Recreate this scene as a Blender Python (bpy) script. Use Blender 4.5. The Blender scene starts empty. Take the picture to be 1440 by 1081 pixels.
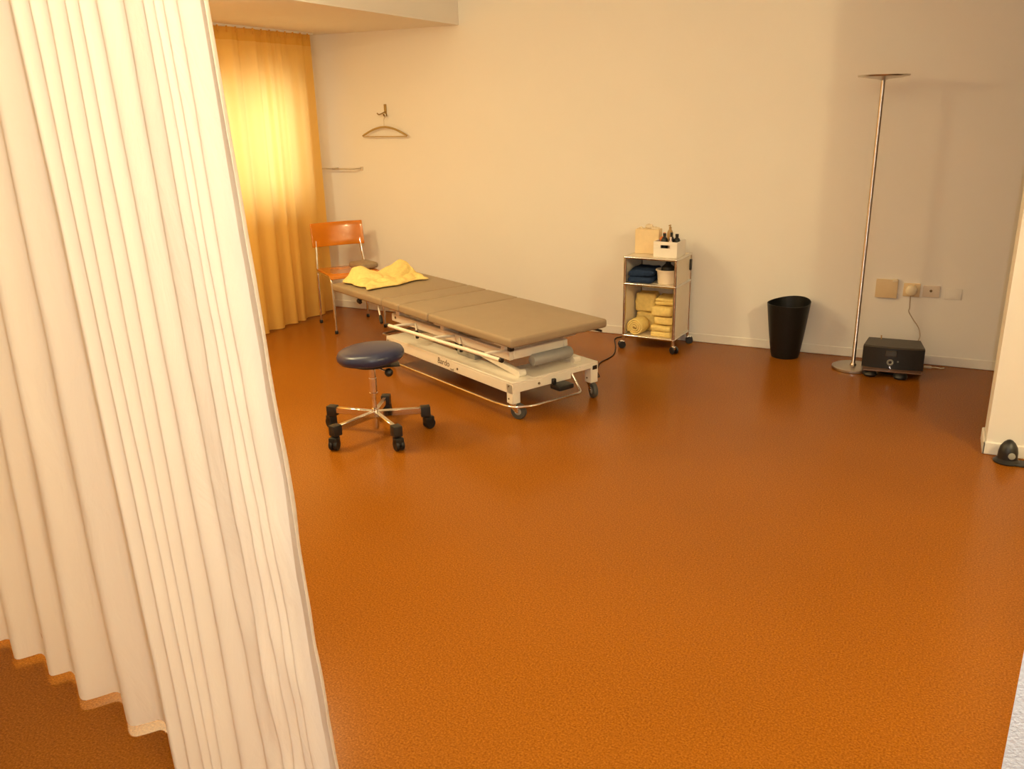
import bpy, bmesh, math, random
from mathutils import Vector, Matrix, noise

random.seed(7)
S = bpy.context.scene
COL = S.collection
PI = math.pi
R = math.radians

# ------------------------------------------------------------------ materials
def new_mat(name):
    m = bpy.data.materials.new(name)
    m.use_nodes = True
    nt = m.node_tree
    b = nt.nodes.get('Principled BSDF')
    return m, nt, b

def mat(name, col, rough=.5, metal=0.0, spec=.5, var=0.0, vscale=20.0, bump=0.0, bscale=200.0, coat=0.0):
    m, nt, b = new_mat(name)
    b.inputs['Base Color'].default_value = (*col, 1)
    b.inputs['Roughness'].default_value = rough
    b.inputs['Metallic'].default_value = metal
    b.inputs['Specular IOR Level'].default_value = spec
    b.inputs['Coat Weight'].default_value = coat
    tc = nt.nodes.new('ShaderNodeTexCoord')
    if var > 0:
        n = nt.nodes.new('ShaderNodeTexNoise')
        n.inputs['Scale'].default_value = vscale
        n.inputs['Detail'].default_value = 4
        nt.links.new(tc.outputs['Object'], n.inputs['Vector'])
        r = nt.nodes.new('ShaderNodeValToRGB')
        r.color_ramp.elements[0].position = .3
        r.color_ramp.elements[1].position = .7
        r.color_ramp.elements[0].color = (*[c * (1 - var) for c in col], 1)
        r.color_ramp.elements[1].color = (*[min(1, c * (1 + var)) for c in col], 1)
        nt.links.new(n.outputs['Fac'], r.inputs['Fac'])
        nt.links.new(r.outputs['Color'], b.inputs['Base Color'])
    if bump > 0:
        n2 = nt.nodes.new('ShaderNodeTexNoise')
        n2.inputs['Scale'].default_value = bscale
        n2.inputs['Detail'].default_value = 3
        nt.links.new(tc.outputs['Object'], n2.inputs['Vector'])
        bp = nt.nodes.new('ShaderNodeBump')
        bp.inputs['Strength'].default_value = bump
        bp.inputs['Distance'].default_value = .004
        nt.links.new(n2.outputs['Fac'], bp.inputs['Height'])
        nt.links.new(bp.outputs['Normal'], b.inputs['Normal'])
    return m

def cork_mat():
    m, nt, b = new_mat('cork_linoleum')
    tc = nt.nodes.new('ShaderNodeTexCoord')
    n1 = nt.nodes.new('ShaderNodeTexNoise')
    n1.inputs['Scale'].default_value = 170
    n1.inputs['Detail'].default_value = 6
    n1.inputs['Roughness'].default_value = .65
    r1 = nt.nodes.new('ShaderNodeValToRGB')
    e = r1.color_ramp.elements
    e[0].position = .32; e[0].color = (.172, .051, .0030, 1)
    e[1].position = .70; e[1].color = (.382, .142, .0150, 1)
    k = e.new(.5); k.color = (.262, .084, .0060, 1)
    v = nt.nodes.new('ShaderNodeTexVoronoi')
    v.inputs['Scale'].default_value = 210
    r2 = nt.nodes.new('ShaderNodeValToRGB')
    r2.color_ramp.elements[0].position = .0
    r2.color_ramp.elements[1].position = .16
    r2.color_ramp.elements[0].color = (.66, .60, .50, 1)
    r2.color_ramp.elements[1].color = (1, 1, 1, 1)
    n3 = nt.nodes.new('ShaderNodeTexNoise')
    n3.inputs['Scale'].default_value = 1.1
    n3.inputs['Detail'].default_value = 2
    r3 = nt.nodes.new('ShaderNodeValToRGB')
    r3.color_ramp.elements[0].position = .3
    r3.color_ramp.elements[1].position = .7
    r3.color_ramp.elements[0].color = (.94, .93, .92, 1)
    r3.color_ramp.elements[1].color = (1.04, 1.04, 1.04, 1)
    for n in (n1, v, n3):
        nt.links.new(tc.outputs['Object'], n.inputs['Vector'])
    nt.links.new(n1.outputs['Fac'], r1.inputs['Fac'])
    nt.links.new(v.outputs['Distance'], r2.inputs['Fac'])
    nt.links.new(n3.outputs['Fac'], r3.inputs['Fac'])
    def mul(a, c):
        x = nt.nodes.new('ShaderNodeMix'); x.data_type = 'RGBA'; x.blend_type = 'MULTIPLY'
        x.inputs['Factor'].default_value = 1
        nt.links.new(a, x.inputs['A']); nt.links.new(c, x.inputs['B'])
        return x.outputs['Result']
    o = mul(mul(r1.outputs['Color'], r2.outputs['Color']), r3.outputs['Color'])
    nt.links.new(o, b.inputs['Base Color'])
    b.inputs['Roughness'].default_value = .22
    b.inputs['Specular IOR Level'].default_value = .11
    bp = nt.nodes.new('ShaderNodeBump')
    bp.inputs['Strength'].default_value = .05
    bp.inputs['Distance'].default_value = .002
    nt.links.new(n1.outputs['Fac'], bp.inputs['Height'])
    nt.links.new(bp.outputs['Normal'], b.inputs['Normal'])
    return m

def cloth_mat(name, col, trans, tfac, weave=900.0, see=0.0, bump=.15, wrinkle=.0):
    m = bpy.data.materials.new(name); m.use_nodes = True
    nt = m.node_tree; nt.nodes.clear()
    out = nt.nodes.new('ShaderNodeOutputMaterial')
    tc = nt.nodes.new('ShaderNodeTexCoord')
    n = nt.nodes.new('ShaderNodeTexNoise'); n.inputs['Scale'].default_value = weave
    n.inputs['Detail'].default_value = 2
    nt.links.new(tc.outputs['Object'], n.inputs['Vector'])
    bp = nt.nodes.new('ShaderNodeBump'); bp.inputs['Strength'].default_value = bump
    bp.inputs['Distance'].default_value = .002
    nt.links.new(n.outputs['Fac'], bp.inputs['Height'])
    norm = bp.outputs['Normal']
    if wrinkle > 0:
        n2 = nt.nodes.new('ShaderNodeTexNoise'); n2.inputs['Scale'].default_value = 9
        n2.inputs['Detail'].default_value = 5; n2.inputs['Distortion'].default_value = 1.2
        mp = nt.nodes.new('ShaderNodeMapping'); mp.inputs['Scale'].default_value = (1, 1, .35)
        nt.links.new(tc.outputs['Object'], mp.inputs['Vector'])
        nt.links.new(mp.outputs['Vector'], n2.inputs['Vector'])
        b2 = nt.nodes.new('ShaderNodeBump'); b2.inputs['Strength'].default_value = wrinkle
        b2.inputs['Distance'].default_value = .02
        nt.links.new(n2.outputs['Fac'], b2.inputs['Height'])
        nt.links.new(norm, b2.inputs['Normal'])
        norm = b2.outputs['Normal']
    d = nt.nodes.new('ShaderNodeBsdfDiffuse'); d.inputs['Color'].default_value = (*col, 1)
    t = nt.nodes.new('ShaderNodeBsdfTranslucent'); t.inputs['Color'].default_value = (*trans, 1)
    nt.links.new(norm, d.inputs['Normal']); nt.links.new(norm, t.inputs['Normal'])
    mx = nt.nodes.new('ShaderNodeMixShader'); mx.inputs['Fac'].default_value = tfac
    nt.links.new(d.outputs[0], mx.inputs[1]); nt.links.new(t.outputs[0], mx.inputs[2])
    last = mx.outputs[0]
    if see > 0:
        tr = nt.nodes.new('ShaderNodeBsdfTransparent'); tr.inputs['Color'].default_value = (*trans, 1)
        m2 = nt.nodes.new('ShaderNodeMixShader'); m2.inputs['Fac'].default_value = see
        nt.links.new(last, m2.inputs[1]); nt.links.new(tr.outputs[0], m2.inputs[2])
        last = m2.outputs[0]
    nt.links.new(last, out.inputs['Surface'])
    return m

def glass_mat():
    m = bpy.data.materials.new('window_glass'); m.use_nodes = True
    nt = m.node_tree; nt.nodes.clear()
    out = nt.nodes.new('ShaderNodeOutputMaterial')
    tr = nt.nodes.new('ShaderNodeBsdfTransparent')
    gl = nt.nodes.new('ShaderNodeBsdfGlossy'); gl.inputs['Roughness'].default_value = .02
    fr = nt.nodes.new('ShaderNodeFresnel'); fr.inputs['IOR'].default_value = 1.45
    mx = nt.nodes.new('ShaderNodeMixShader')
    nt.links.new(fr.outputs[0], mx.inputs[0]); nt.links.new(tr.outputs[0], mx.inputs[1])
    nt.links.new(gl.outputs[0], mx.inputs[2]); nt.links.new(mx.outputs[0], out.inputs['Surface'])
    return m

M = {}
M['floor'] = cork_mat()
M['wall'] = mat('white_wall_paint', (.80, .77, .73), .85, spec=.2, var=.012, vscale=2.0, bump=.10, bscale=120)
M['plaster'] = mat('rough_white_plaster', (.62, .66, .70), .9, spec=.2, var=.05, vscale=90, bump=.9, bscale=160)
M['ceil'] = mat('white_ceiling_paint', (.80, .77, .73), .9, spec=.2, var=.01, vscale=3)
M['base'] = mat('white_skirting', (.80, .77, .72), .55, spec=.4, var=.01)
M['curtain'] = cloth_mat('cream_curtain_cloth', (.90, .84, .71), (.95, .78, .48), .20, see=0, bump=.12, wrinkle=.30)
M['sheer'] = cloth_mat('yellow_curtain_cloth', (.90, .57, .15), (.96, .69, .26), .5, see=.03, bump=.1)
M['sheer_band'] = cloth_mat('yellow_curtain_heading', (.80, .47, .10), (.80, .46, .08), .25, see=0, bump=.1)
M['chrome'] = mat('chrome', (.80, .78, .75), .12, metal=1, var=.02)
M['lamp_chrome'] = mat('darkened_chrome_tube', (.46, .38, .32), .2, metal=1, var=.03)  # base colour darkened to stand in for the dim room the pole reflects
M['steel'] = mat('brushed_steel', (.62, .58, .52), .32, metal=1, var=.03)
M['wood'] = mat('orange_lacquered_plywood', (.60, .185, .006), .18, spec=.6, var=.10, vscale=7, coat=.5)
M['vinyl'] = mat('grey_vinyl', (.31, .232, .152), .45, spec=.32, var=.025, vscale=12, bump=.10, bscale=600)
M['white_metal'] = mat('cream_powder_coated_steel', (.78, .72, .62), .38, spec=.5, var=.015)
M['black'] = mat('black_plastic', (.012, .012, .013), .38, spec=.5, var=.1)
M['black_soft'] = mat('black_matte_plastic', (.008, .008, .0085), .48, spec=.4, var=.1)
M['bin'] = mat('black_bin_plastic', (.006, .006, .006), .42, spec=.35, var=.1)
M['tyre'] = mat('grey_rubber_tyre', (.06, .06, .055), .55, spec=.4, var=.1)
M['hub'] = mat('grey_wheel_hub', (.28, .27, .24), .4, spec=.4, var=.05)
M['motor'] = mat('grey_painted_motor', (.30, .30, .29), .4, spec=.45, var=.05)
M['blue_vinyl'] = mat('dark_blue_vinyl', (.022, .028, .075), .30, spec=.5, var=.06, vscale=20, bump=.08, bscale=500)
M['towel'] = mat('yellow_terry_towel', (.88, .68, .26), .95, spec=.1, var=.07, vscale=60, bump=.7, bscale=420)
M['blue_towel'] = mat('dark_blue_terry_towel', (.025, .045, .105), .95, spec=.1, var=.15, vscale=60, bump=.7, bscale=420)
M['panel'] = mat('cream_sheet_metal', (.78, .70, .57), .35, spec=.45, var=.015)
M['card'] = mat('tan_cardboard', (.80, .64, .40), .85, spec=.2, var=.03, vscale=30)
M['paper'] = mat('crumpled_paper', (.72, .62, .47), .9, spec=.1, var=.05, vscale=40)
M['white_plastic'] = mat('white_plastic', (.86, .82, .76), .4, spec=.4, var=.01)
M['bucket'] = mat('cream_bucket_plastic', (.80, .68, .55), .45, spec=.4, var=.015)
M['tan_plate'] = mat('tan_cover_plate', (.72, .56, .34), .45, spec=.4, var=.02)
M['switch'] = mat('socket_plastic', (.66, .57, .48), .4, spec=.4, var=.015)
M['switch_white'] = mat('pale_plug_plastic', (.80, .70, .50), .4, spec=.45, var=.015)
M['orange'] = mat('orange_plastic', (.75, .20, .03), .4, spec=.4, var=.03)
M['amber'] = mat('amber_plastic', (.42, .26, .10), .3, spec=.5, var=.05)
M['pink'] = mat('pale_pink_label', (.75, .62, .60), .5, spec=.4, var=.03)
M['radio'] = mat('dark_graphite_plastic', (.020, .021, .022), .33, spec=.5, var=.08, vscale=60)
M['radio_top'] = mat('graphite_top', (.045, .040, .034), .4, spec=.5, var=.06)
M['screen'] = mat('unlit_display', (.05, .042, .026), .2, spec=.5, var=.05)
M['glass_tray'] = mat('brown_smoked_tray', (.16, .085, .055), .12, spec=.6, var=.05)
M['cable'] = mat('brown_black_cable', (.03, .016, .01), .6, spec=.3, var=.1)
M['pale_cable'] = mat('pale_grey_cable', (.42, .33, .25), .55, spec=.3, var=.03)
M['ink'] = mat('dark_grey_print', (.16, .11, .06), .6, spec=.2, var=.02)
M['hook'] = mat('brass_hook', (.34, .24, .10), .35, metal=.7, var=.08)
M['hanger_wood'] = mat('ochre_coated_hanger', (.42, .28, .09), .5, spec=.4, var=.08)
M['glass'] = glass_mat()
M['frame_white'] = mat('white_window_frame', (.82, .80, .76), .45, spec=.4, var=.01)
M['ground'] = mat('pale_paving', (.5, .5, .48), .9, var=.1, vscale=5)

# ------------------------------------------------------------------ mesh helpers
class MB:
    def __init__(s):
        s.bm = bmesh.new()
    def box(s, x0, y0, z0, x1, y1, z1, bev=0.0, seg=2, mtx=None):
        t = bmesh.new()
        bmesh.ops.create_cube(t, size=1)
        for v in t.verts:
            v.co = Vector(((x0 + x1) / 2 + v.co.x * (x1 - x0), (y0 + y1) / 2 + v.co.y * (y1 - y0), (z0 + z1) / 2 + v.co.z * (z1 - z0)))
        if bev > 0:
            bmesh.ops.bevel(t, geom=list(t.edges), offset=bev, segments=seg, profile=.6, affect='EDGES')
        return s._merge(t, mtx)
    def _merge(s, t, mtx=None):
        if mtx is not None:
            bmesh.ops.transform(t, matrix=mtx, verts=t.verts)
        me = bpy.data.meshes.new('tmp'); t.to_mesh(me); t.free()
        s.bm.from_mesh(me); bpy.data.meshes.remove(me)
        return s
    def beam(s, a, b, w, h, bev=.003):
        a = Vector(a); b = Vector(b); d = b - a; L = d.length
        z = Vector((0, 0, 1)) if abs(d.normalized().z) < .95 else Vector((0, 1, 0))
        x = d.normalized(); y = z.cross(x).normalized(); z = x.cross(y)
        m = Matrix(((x.x, y.x, z.x, a.x), (x.y, y.y, z.y, a.y), (x.z, y.z, z.z, a.z), (0, 0, 0, 1)))
        return s.box(0, -w / 2, -h / 2, L, w / 2, h / 2, bev, 1, m)
    def tube(s, pts, r, n=10, cap=True, radii=None):
        pts = [Vector(p) for p in pts]
        t = bmesh.new(); rings = []
        up = None
        for i, p in enumerate(pts):
            if i == 0: d = pts[1] - p
            elif i == len(pts) - 1: d = p - pts[i - 1]
            else: d = (pts[i + 1] - p).normalized() + (p - pts[i - 1]).normalized()
            d.normalize()
            if up is None:
                up = Vector((0, 0, 1)) if abs(d.z) < .9 else Vector((1, 0, 0))
            x = up.cross(d)
            if x.length < 1e-5: x = Vector((1, 0, 0)).cross(d)
            x.normalize(); y = d.cross(x).normalized(); up = y
            rr = radii[i] if radii else r
            rings.append([t.verts.new(p + (x * math.cos(2 * PI * k / n) + y * math.sin(2 * PI * k / n)) * rr) for k in range(n)])
        for a, b in zip(rings, rings[1:]):
            for k in range(n):
                t.faces.new((a[k], a[(k + 1) % n], b[(k + 1) % n], b[k]))
        if cap:
            t.faces.new(rings[0][::-1]); t.faces.new(rings[-1])
        return s._merge(t)
    def cyl(s, a, b, r, n=20, r2=None):
        return s.tube([a, b], r, n, True, [r, r if r2 is None else r2])
    def lathe(s, prof, n=32, mtx=None, cap0=True, cap1=True):
        t = bmesh.new(); rings = []
        for r, z in prof:
            rings.append([t.verts.new((r * math.cos(2 * PI * k / n), r * math.sin(2 * PI * k / n), z)) for k in range(n)])
        for a, b in zip(rings, rings[1:]):
            for k in range(n):
                t.faces.new((a[k], a[(k + 1) % n], b[(k + 1) % n], b[k]))
        if cap0: t.faces.new(rings[0][::-1])
        if cap1: t.faces.new(rings[-1])
        return s._merge(t, mtx)
    def ball(s, c, r, seg=16, sc=(1, 1, 1)):
        t = bmesh.new(); bmesh.ops.create_uvsphere(t, u_segments=seg, v_segments=max(8, seg // 2), radius=r)
        for v in t.verts: v.co = Vector((v.co.x * sc[0] + c[0], v.co.y * sc[1] + c[1], v.co.z * sc[2] + c[2]))
        return s._merge(t)
    def grid(s, rows, close=False):
        t = bmesh.new()
        vs = [[t.verts.new(p) for p in r] for r in rows]
        for a, b in zip(vs, vs[1:]):
            n = len(a)
            for k in range(n if close else n - 1):
                t.faces.new((a[k], a[(k + 1) % n], b[(k + 1) % n], b[k]))
        return s._merge(t)
    def build(s, name, m, parent=None, smooth=True, ang=40):
        bmesh.ops.recalc_face_normals(s.bm, faces=s.bm.faces)
        me = bpy.data.meshes.new(name); s.bm.to_mesh(me); s.bm.free()
        if smooth:
            for p in me.polygons: p.use_smooth = True
            try: me.set_sharp_from_angle(angle=R(ang))
            except Exception: pass
        me.materials.append(m)
        o = bpy.data.objects.new(name, me); COL.objects.link(o)
        if parent is not None: o.parent = parent
        return o

def rotm(axis, ang, loc=(0, 0, 0)):
    return Matrix.Translation(loc) @ Matrix.Rotation(ang, 4, axis)

def align(frm, d):
    q = Vector((0, 0, 1)).rotation_difference(Vector(d).normalized())
    return Matrix.Translation(frm) @ q.to_matrix().to_4x4()

def round_path(pts, r=.02, k=4):
    pts = [Vector(p) for p in pts]; out = [pts[0]]
    for a, b, c in zip(pts, pts[1:], pts[2:]):
        l1 = min(r, (a - b).length * .45); l2 = min(r, (c - b).length * .45)
        p = b + (a - b).normalized() * l1; q = b + (c - b).normalized() * l2
        for i in range(k + 1):
            t = i / k
            out.append(p * (1 - t) ** 2 + b * 2 * t * (1 - t) + q * t ** 2)
    out.append(pts[-1]); return out

def spline(pts, k=8):
    pts = [Vector(p) for p in pts]; out = []
    P = [pts[0]] + pts + [pts[-1]]
    for i in range(1, len(P) - 2):
        p0, p1, p2, p3 = P[i - 1], P[i], P[i + 1], P[i + 2]
        for j in range(k):
            t = j / k
            out.append(.5 * ((2 * p1) + (p2 - p0) * t + (2 * p0 - 5 * p1 + 4 * p2 - p3) * t * t + (3 * p1 - p0 - 3 * p2 + p3) * t ** 3))
    out.append(pts[-1]); return out

def thing(name, label, cat, loc=(0, 0, 0), rz=0.0, group=None):
    o = bpy.data.objects.new(name, None); COL.objects.link(o)
    o.empty_display_size = .1
    o.location = loc; o.rotation_euler = (0, 0, rz)
    o['label'] = label; o['category'] = cat
    if group: o['group'] = group
    return o

def tag(o, label, cat, group=None, loc=None, rz=None):
    o['label'] = label; o['category'] = cat
    if group: o['group'] = group
    if loc is not None: o.location = loc
    if rz is not None: o.rotation_euler = (0, 0, rz)
    return o

def struct(o):
    o['kind'] = 'structure'; return o

# ------------------------------------------------------------------ camera
CAM_H = 1.6
yaw, pitch, roll = R(26.5266), R(17.8918), R(-1.2046)
fw = Vector((-math.sin(yaw) * math.cos(pitch), math.cos(yaw) * math.cos(pitch), -math.sin(pitch)))
r0 = Vector((math.cos(yaw), math.sin(yaw), 0)); u0 = r0.cross(fw)
rv = r0 * math.cos(roll) + u0 * math.sin(roll)
uv = -r0 * math.sin(roll) + u0 * math.cos(roll)
cd = bpy.data.cameras.new('camera'); cam = bpy.data.objects.new('camera', cd); COL.objects.link(cam)
cd.sensor_width = 36; cd.sensor_fit = 'HORIZONTAL'; cd.lens = 36 * 1200 / 1440
cd.clip_start = .02; cd.clip_end = 60
cam.matrix_world = Matrix(((rv.x, uv.x, -fw.x, 0), (rv.y, uv.y, -fw.y, 0), (rv.z, uv.z, -fw.z, CAM_H), (0, 0, 0, 1)))
S.camera = cam

# ------------------------------------------------------------------ room
WY = 5.833          # back wall
WX = -4.72          # window wall
RX = 3.2
FY = -1.6
CZ = 2.92
struct(MB().box(WX - .2, FY - .2, -.1, RX + .2, WY + .2, 0).build('floor', M['floor'], smooth=False))
struct(MB().box(WX - .2, FY - .2, CZ, RX + .2, WY + .2, CZ + .1).build('ceiling', M['ceil'], smooth=False))
struct(MB().box(WX - .2, WY, 0, RX + .2, WY + .2, CZ).build('wall_back', M['wall'], smooth=False))
struct(MB().box(RX, FY, 0, RX + .2, WY, CZ).build('wall_right', M['wall'], smooth=False))
struct(MB().box(WX - .2, FY - .2, 0, RX + .2, FY, CZ).build('wall_front', M['wall'], smooth=False))
W0, W1, WZ0, WZ1 = 4.05, 5.50, .95, 1.86
wl = MB()
wl.box(WX - .2, FY, 0, WX, W0, CZ)
wl.box(WX - .2, W1, 0, WX, WY, CZ)
wl.box(WX - .2, W0, 0, WX, W1, WZ0)
wl.box(WX - .2, W0, WZ1, WX, W1, CZ)
struct(wl.build('wall_left', M['wall'], smooth=False))
# dropped soffit over the window side
struct(MB().box(WX, FY, 2.185, -3.282, WY, CZ).build('ceiling_soffit', M['ceil'], smooth=False))
# partition stub on the right and the near entrance wall
struct(MB().box(.329, 4.346, 0, RX, 4.535, CZ).build('wall_partition', M['wall'], smooth=False))
we = MB()
we.grid([[(.205, 1.40, z), (RX, 1.40, z), (RX, 1.56, z), (.275, 1.56, z)] for z in (0, CZ)], True)
bmesh.ops.contextual_create(we.bm, geom=[v for v in we.bm.verts if v.co.z > 1])
struct(we.build('wall_entrance', M['plaster'], smooth=False))
def skirting(name, pts):
    b = MB()
    for (x0, y0, x1, y1) in pts:
        b.box(x0, y0, 0, x1, y1, .062, .004, 1)
    return struct(b.build(name, M['base'], smooth=False))
skirting('baseboard_back', [(WX, WY - .009, RX, WY)])
skirting('baseboard_partition', [(.317, 4.334, RX, 4.346), (.317, 4.334, .329, 4.547), (.317, 4.535, RX, 4.547)])
skirting('baseboard_left', [(WX, 1.4, WX + .013, WY - .013)])

# window
win = bpy.data.objects.new('window_1', None); COL.objects.link(win); struct(win)
win.location = (WX - .1, (W0 + W1) / 2, WZ0)
hw = (W1 - W0) / 2; hh = WZ1 - WZ0
f = MB()
f.box(-.04, -hw, 0, .04, -hw + .06, hh, .004, 1); f.box(-.04, hw - .06, 0, .04, hw, hh, .004, 1)
f.box(-.04, -hw + .06, 0, .04, hw - .06, .06, .004, 1); f.box(-.04, -hw + .06, hh - .06, .04, hw - .06, hh, .004, 1)
f.box(-.04, -.035, .06, .04, .035, hh - .06, .004, 1)
f.build('window_frame', M['frame_white'], win)
MB().box(-.004, -hw + .06, .06, .004, hw - .06, hh - .06).build('pane', M['glass'], win, smooth=False)
MB().box(.04, -hw - .0, -.03, .14, hw, .0, .004, 1).build('sill', M['frame_white'], win)

# ------------------------------------------------------------------ window curtain
def window_curtain():
    t = thing('window_curtain', 'yellow floor length curtain glowing in front of the window at the far left corner', 'curtain', (-4.50, 4.4, 0))
    y0, y1 = 2.6 - 4.4, 5.66 - 4.4
    N = 420
    rnd = random.Random(3)
    ph = []; x = 0
    # irregular folds
    for i in range(N + 1):
        u = i / N
        x += (1 + .35 * math.sin(u * 23 + 1) + .25 * math.sin(u * 51 + 2))
        ph.append(x)
    tot = ph[-1]
    ph = [p / tot * 2 * PI * 17 for p in ph]
    def rows(za, zb, n, off=0.0):
        rr = []
        for j in range(n + 1):
            z = za + (zb - za) * j / n
            k = 1 - z / 2.17
            row = []
            for i in range(N + 1):
                u = i / N
                y = y0 + (y1 - y0) * u
                amp = .014 + .014 * k + .005 * math.sin(u * 17 + 2)
                fine = .006 * math.sin(ph[i] * 2.5) * (1 - k)
                xx = amp * math.sin(ph[i] + .35 * k * math.sin(u * 9)) + fine + off
                yy = y + .012 * k * math.sin(ph[i] * .5 + 1) + (.03 * k if u > .985 else 0) * (u - .985) / .015
                hem = 0
                if z < .01: hem = .012 * math.sin(ph[i] + .6)
                row.append((xx, yy, z + max(0, hem)))
            rr.append(row)
        return rr
    MB().grid(rows(.012, 2.09, 36)).build('drape', M['sheer'], t, ang=180)
    MB().grid(rows(2.09, 2.172, 3)).build('heading_band', M['sheer_band'], t, ang=180)
    tr = MB(); tr.box(-.018, y0, 2.172, .018, y1 + .02, 2.185)
    tr.build('curtain_track', M['frame_white'], t, smooth=False)
    for i in range(19):
        y = y1 - .06 - i * .085
        MB().box(.020, y - .004, 2.135, .032, y + .004, 2.176, .002, 1).build('hook', M['sheer_band'], t)
window_curtain()

# ------------------------------------------------------------------ foreground curtain
def privacy_curtain():
    t = thing('privacy_curtain', 'large cream pleated curtain hanging in the near left of the room', 'curtain', (-1.6, 1.2, 0))
    # pleat ridges: x at floor, x at ceiling, y at floor, depth
    F = [(-3.45, -3.25, 1.33), (-3.28, -3.05, 1.33), (-3.10, -2.85, 1.33), (-2.92, -2.62, 1.33), (-2.74, -2.40, 1.33), (-2.56, -2.18, 1.325), (-2.385, -1.97, 1.32),
         (-2.215, -1.80, 1.309), (-2.04, -1.715, 1.271), (-1.82, -1.665, 1.253), (-1.558, -1.605, 1.18), (-1.508, -1.545, 1.18),
         (-1.465, -1.500, 1.185), (-1.432, -1.452, 1.19), (-1.398, -1.412, 1.19), (-1.340, -1.368, 1.19), (-1.262, -1.325, 1.20), (-1.195, -1.292, 1.19),
         (-1.162, -1.262, 1.19), (-1.130, -1.242, 1.19), (-1.100, -1.222, 1.19), (-1.020, -1.165, 1.18)]
    yt = 1.10
    soft = {15: .7, 16: .55, 17: .8, 19: .8, 20: .8}
    def prof(z):
        k = min(1, z / 2.85)
        P = []
        for i, (xb, xt, yb) in enumerate(F):
            x = xb + (xt - xb) * k; y = yb + (yt - yb) * k - 1.2
            x += .006 * math.sin(z * 2.3 + i * 1.7) * (1 - k * .5)
            P.append((x + 1.6, y))
        pts = []
        for i, (x, y) in enumerate(P):
            pts.append((x, y))
            if i < len(P) - 1:
                x2, y2 = P[i + 1]
                # each pleat faces into the doorway: the cloth runs back to the next ridge's inner crease, then doubles forward
                vx, vy = F[i + 1][0], F[i + 1][2]
                L = math.hypot(vx, vy); vx /= L; vy /= L
                sd = ((x - x2) * vx + (y - y2) * vy) * soft.get(i, 1)
                bx, by = x2 + sd * vx + vy * .006, y2 + sd * vy - vx * .006 * .2
                bulge = .10 * math.hypot(bx - x, by - y)
                pts.append((x + (bx - x) * .5 + vx * -bulge * .4, y + (by - y) * .5 - vy * bulge * .4))
                pts.append((bx, by))
                pts.append((bx * .5 + x2 * .5 + .004, by * .5 + y2 * .5 + .004))
        x, y = P[-1]
        pts.append((x - .006, y + .010)); pts.append((x - .035, y + .026)); pts.append((x - .08, y + .040))
        # chaikin rounding
        for it in range(2):
            q = [pts[0]]
            for a, b in zip(pts, pts[1:]):
                q.append((a[0] * .75 + b[0] * .25, a[1] * .75 + b[1] * .25))
                q.append((a[0] * .25 + b[0] * .75, a[1] * .25 + b[1] * .75))
            q.append(pts[-1]); pts = q
        return pts
    def rows(za, zb, n, off=0.0):
        rr = []
        for j in range(n + 1):
            z = za + (zb - za) * j / n
            pr = prof(z)
            row = []
            for i, (x, y) in enumerate(pr):
                w = noise.noise(Vector((x * 9, z * 1.3, 3.1))) * .006 + noise.noise(Vector((x * 30, z * 5, 8.1))) * .0016
                if x > .28:
                    kk = min(1, (x - .28) / .1) * max(0, 1 - z / 1.9)
                    w += noise.noise(Vector((x * 22, z * 7, 1.7))) * .010 * kk + noise.noise(Vector((x * 60, z * 16, 4.7))) * .003 * kk
                row.append((x, y + w + off, z))
            rr.append(row)
        return rr
    a = MB().grid(rows(.105, 2.9, 90)).build('drape', M['curtain'], t, ang=180)
    b = MB().grid(rows(.018, .106, 8, -.0007)).build('hem', M['curtain'], t, ang=180)
    tr = MB(); tr.box(-1.9, -.12, 2.9, .55, -.075, 2.92)
    tr.build('curtain_track', M['frame_white'], t, smooth=False)
privacy_curtain()

# ------------------------------------------------------------------ treatment table
def castor(parent, x, y, rot, r=.045, name='castor', axle_y=0, h=.092, off=.03):
    """swivel castor: chrome fork with a grey tyred wheel; the fork is the part, wheel and hub its sub-parts"""
    c, s = math.cos(rot), math.sin(rot)
    m = Matrix.Translation((x, y, 0)) @ Matrix.Rotation(rot, 4, 'Z')
    f = MB()
    f.lathe([(.012, h - .022), (.024, h - .018), (.026, h - .006), (.020, h)], 20, m)
    for sy in (-1, 1):
        f.beam(m @ Vector((.0, sy * .017, h - .014)), m @ Vector((-off, sy * .017, r)), .004, .028)
    f.cyl(m @ Vector((-off, -.021, r)), m @ Vector((-off, .021, r)), .006, 12)
    fo = f.build(name, M['chrome'], parent)
    w = MB()
    w.lathe([(r * .62, -.013), (r * .92, -.013), (r, -.008), (r, .008), (r * .92, .013), (r * .62, .013)], 28,
            m @ Matrix.Translation((-off, 0, r)) @ Matrix.Rotation(PI / 2, 4, 'X'))
    w.build('wheel', M['tyre'], fo)
    hb = MB()
    hb.lathe([(r * .2, -.0145), (r * .62, -.012), (r * .62, .012), (r * .2, .0145)], 24,
             m @ Matrix.Translation((-off, 0, r)) @ Matrix.Rotation(PI / 2, 4, 'X'))
    hb.build('hub', M['hub'], fo)
    return fo

def pad(u0, u1, v0, v1, z0, z1, bev=.02, crown=.004):
    b = MB(); b.box(u0, v0, z0, u1, v1, z1, bev, 4)
    bmesh.ops.subdivide_edges(b.bm, edges=[e for e in b.bm.edges if e.calc_length() > .15], cuts=6, use_grid_fill=True)
    for v in b.bm.verts:
        if v.co.z > z1 - .002:
            a = (v.co.x - u0) / (u1 - u0); c = (v.co.y - v0) / (v1 - v0)
            v.co.z += crown * (1 - (2 * a - 1) ** 4) * (1 - (2 * c - 1) ** 4)
    return b

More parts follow.
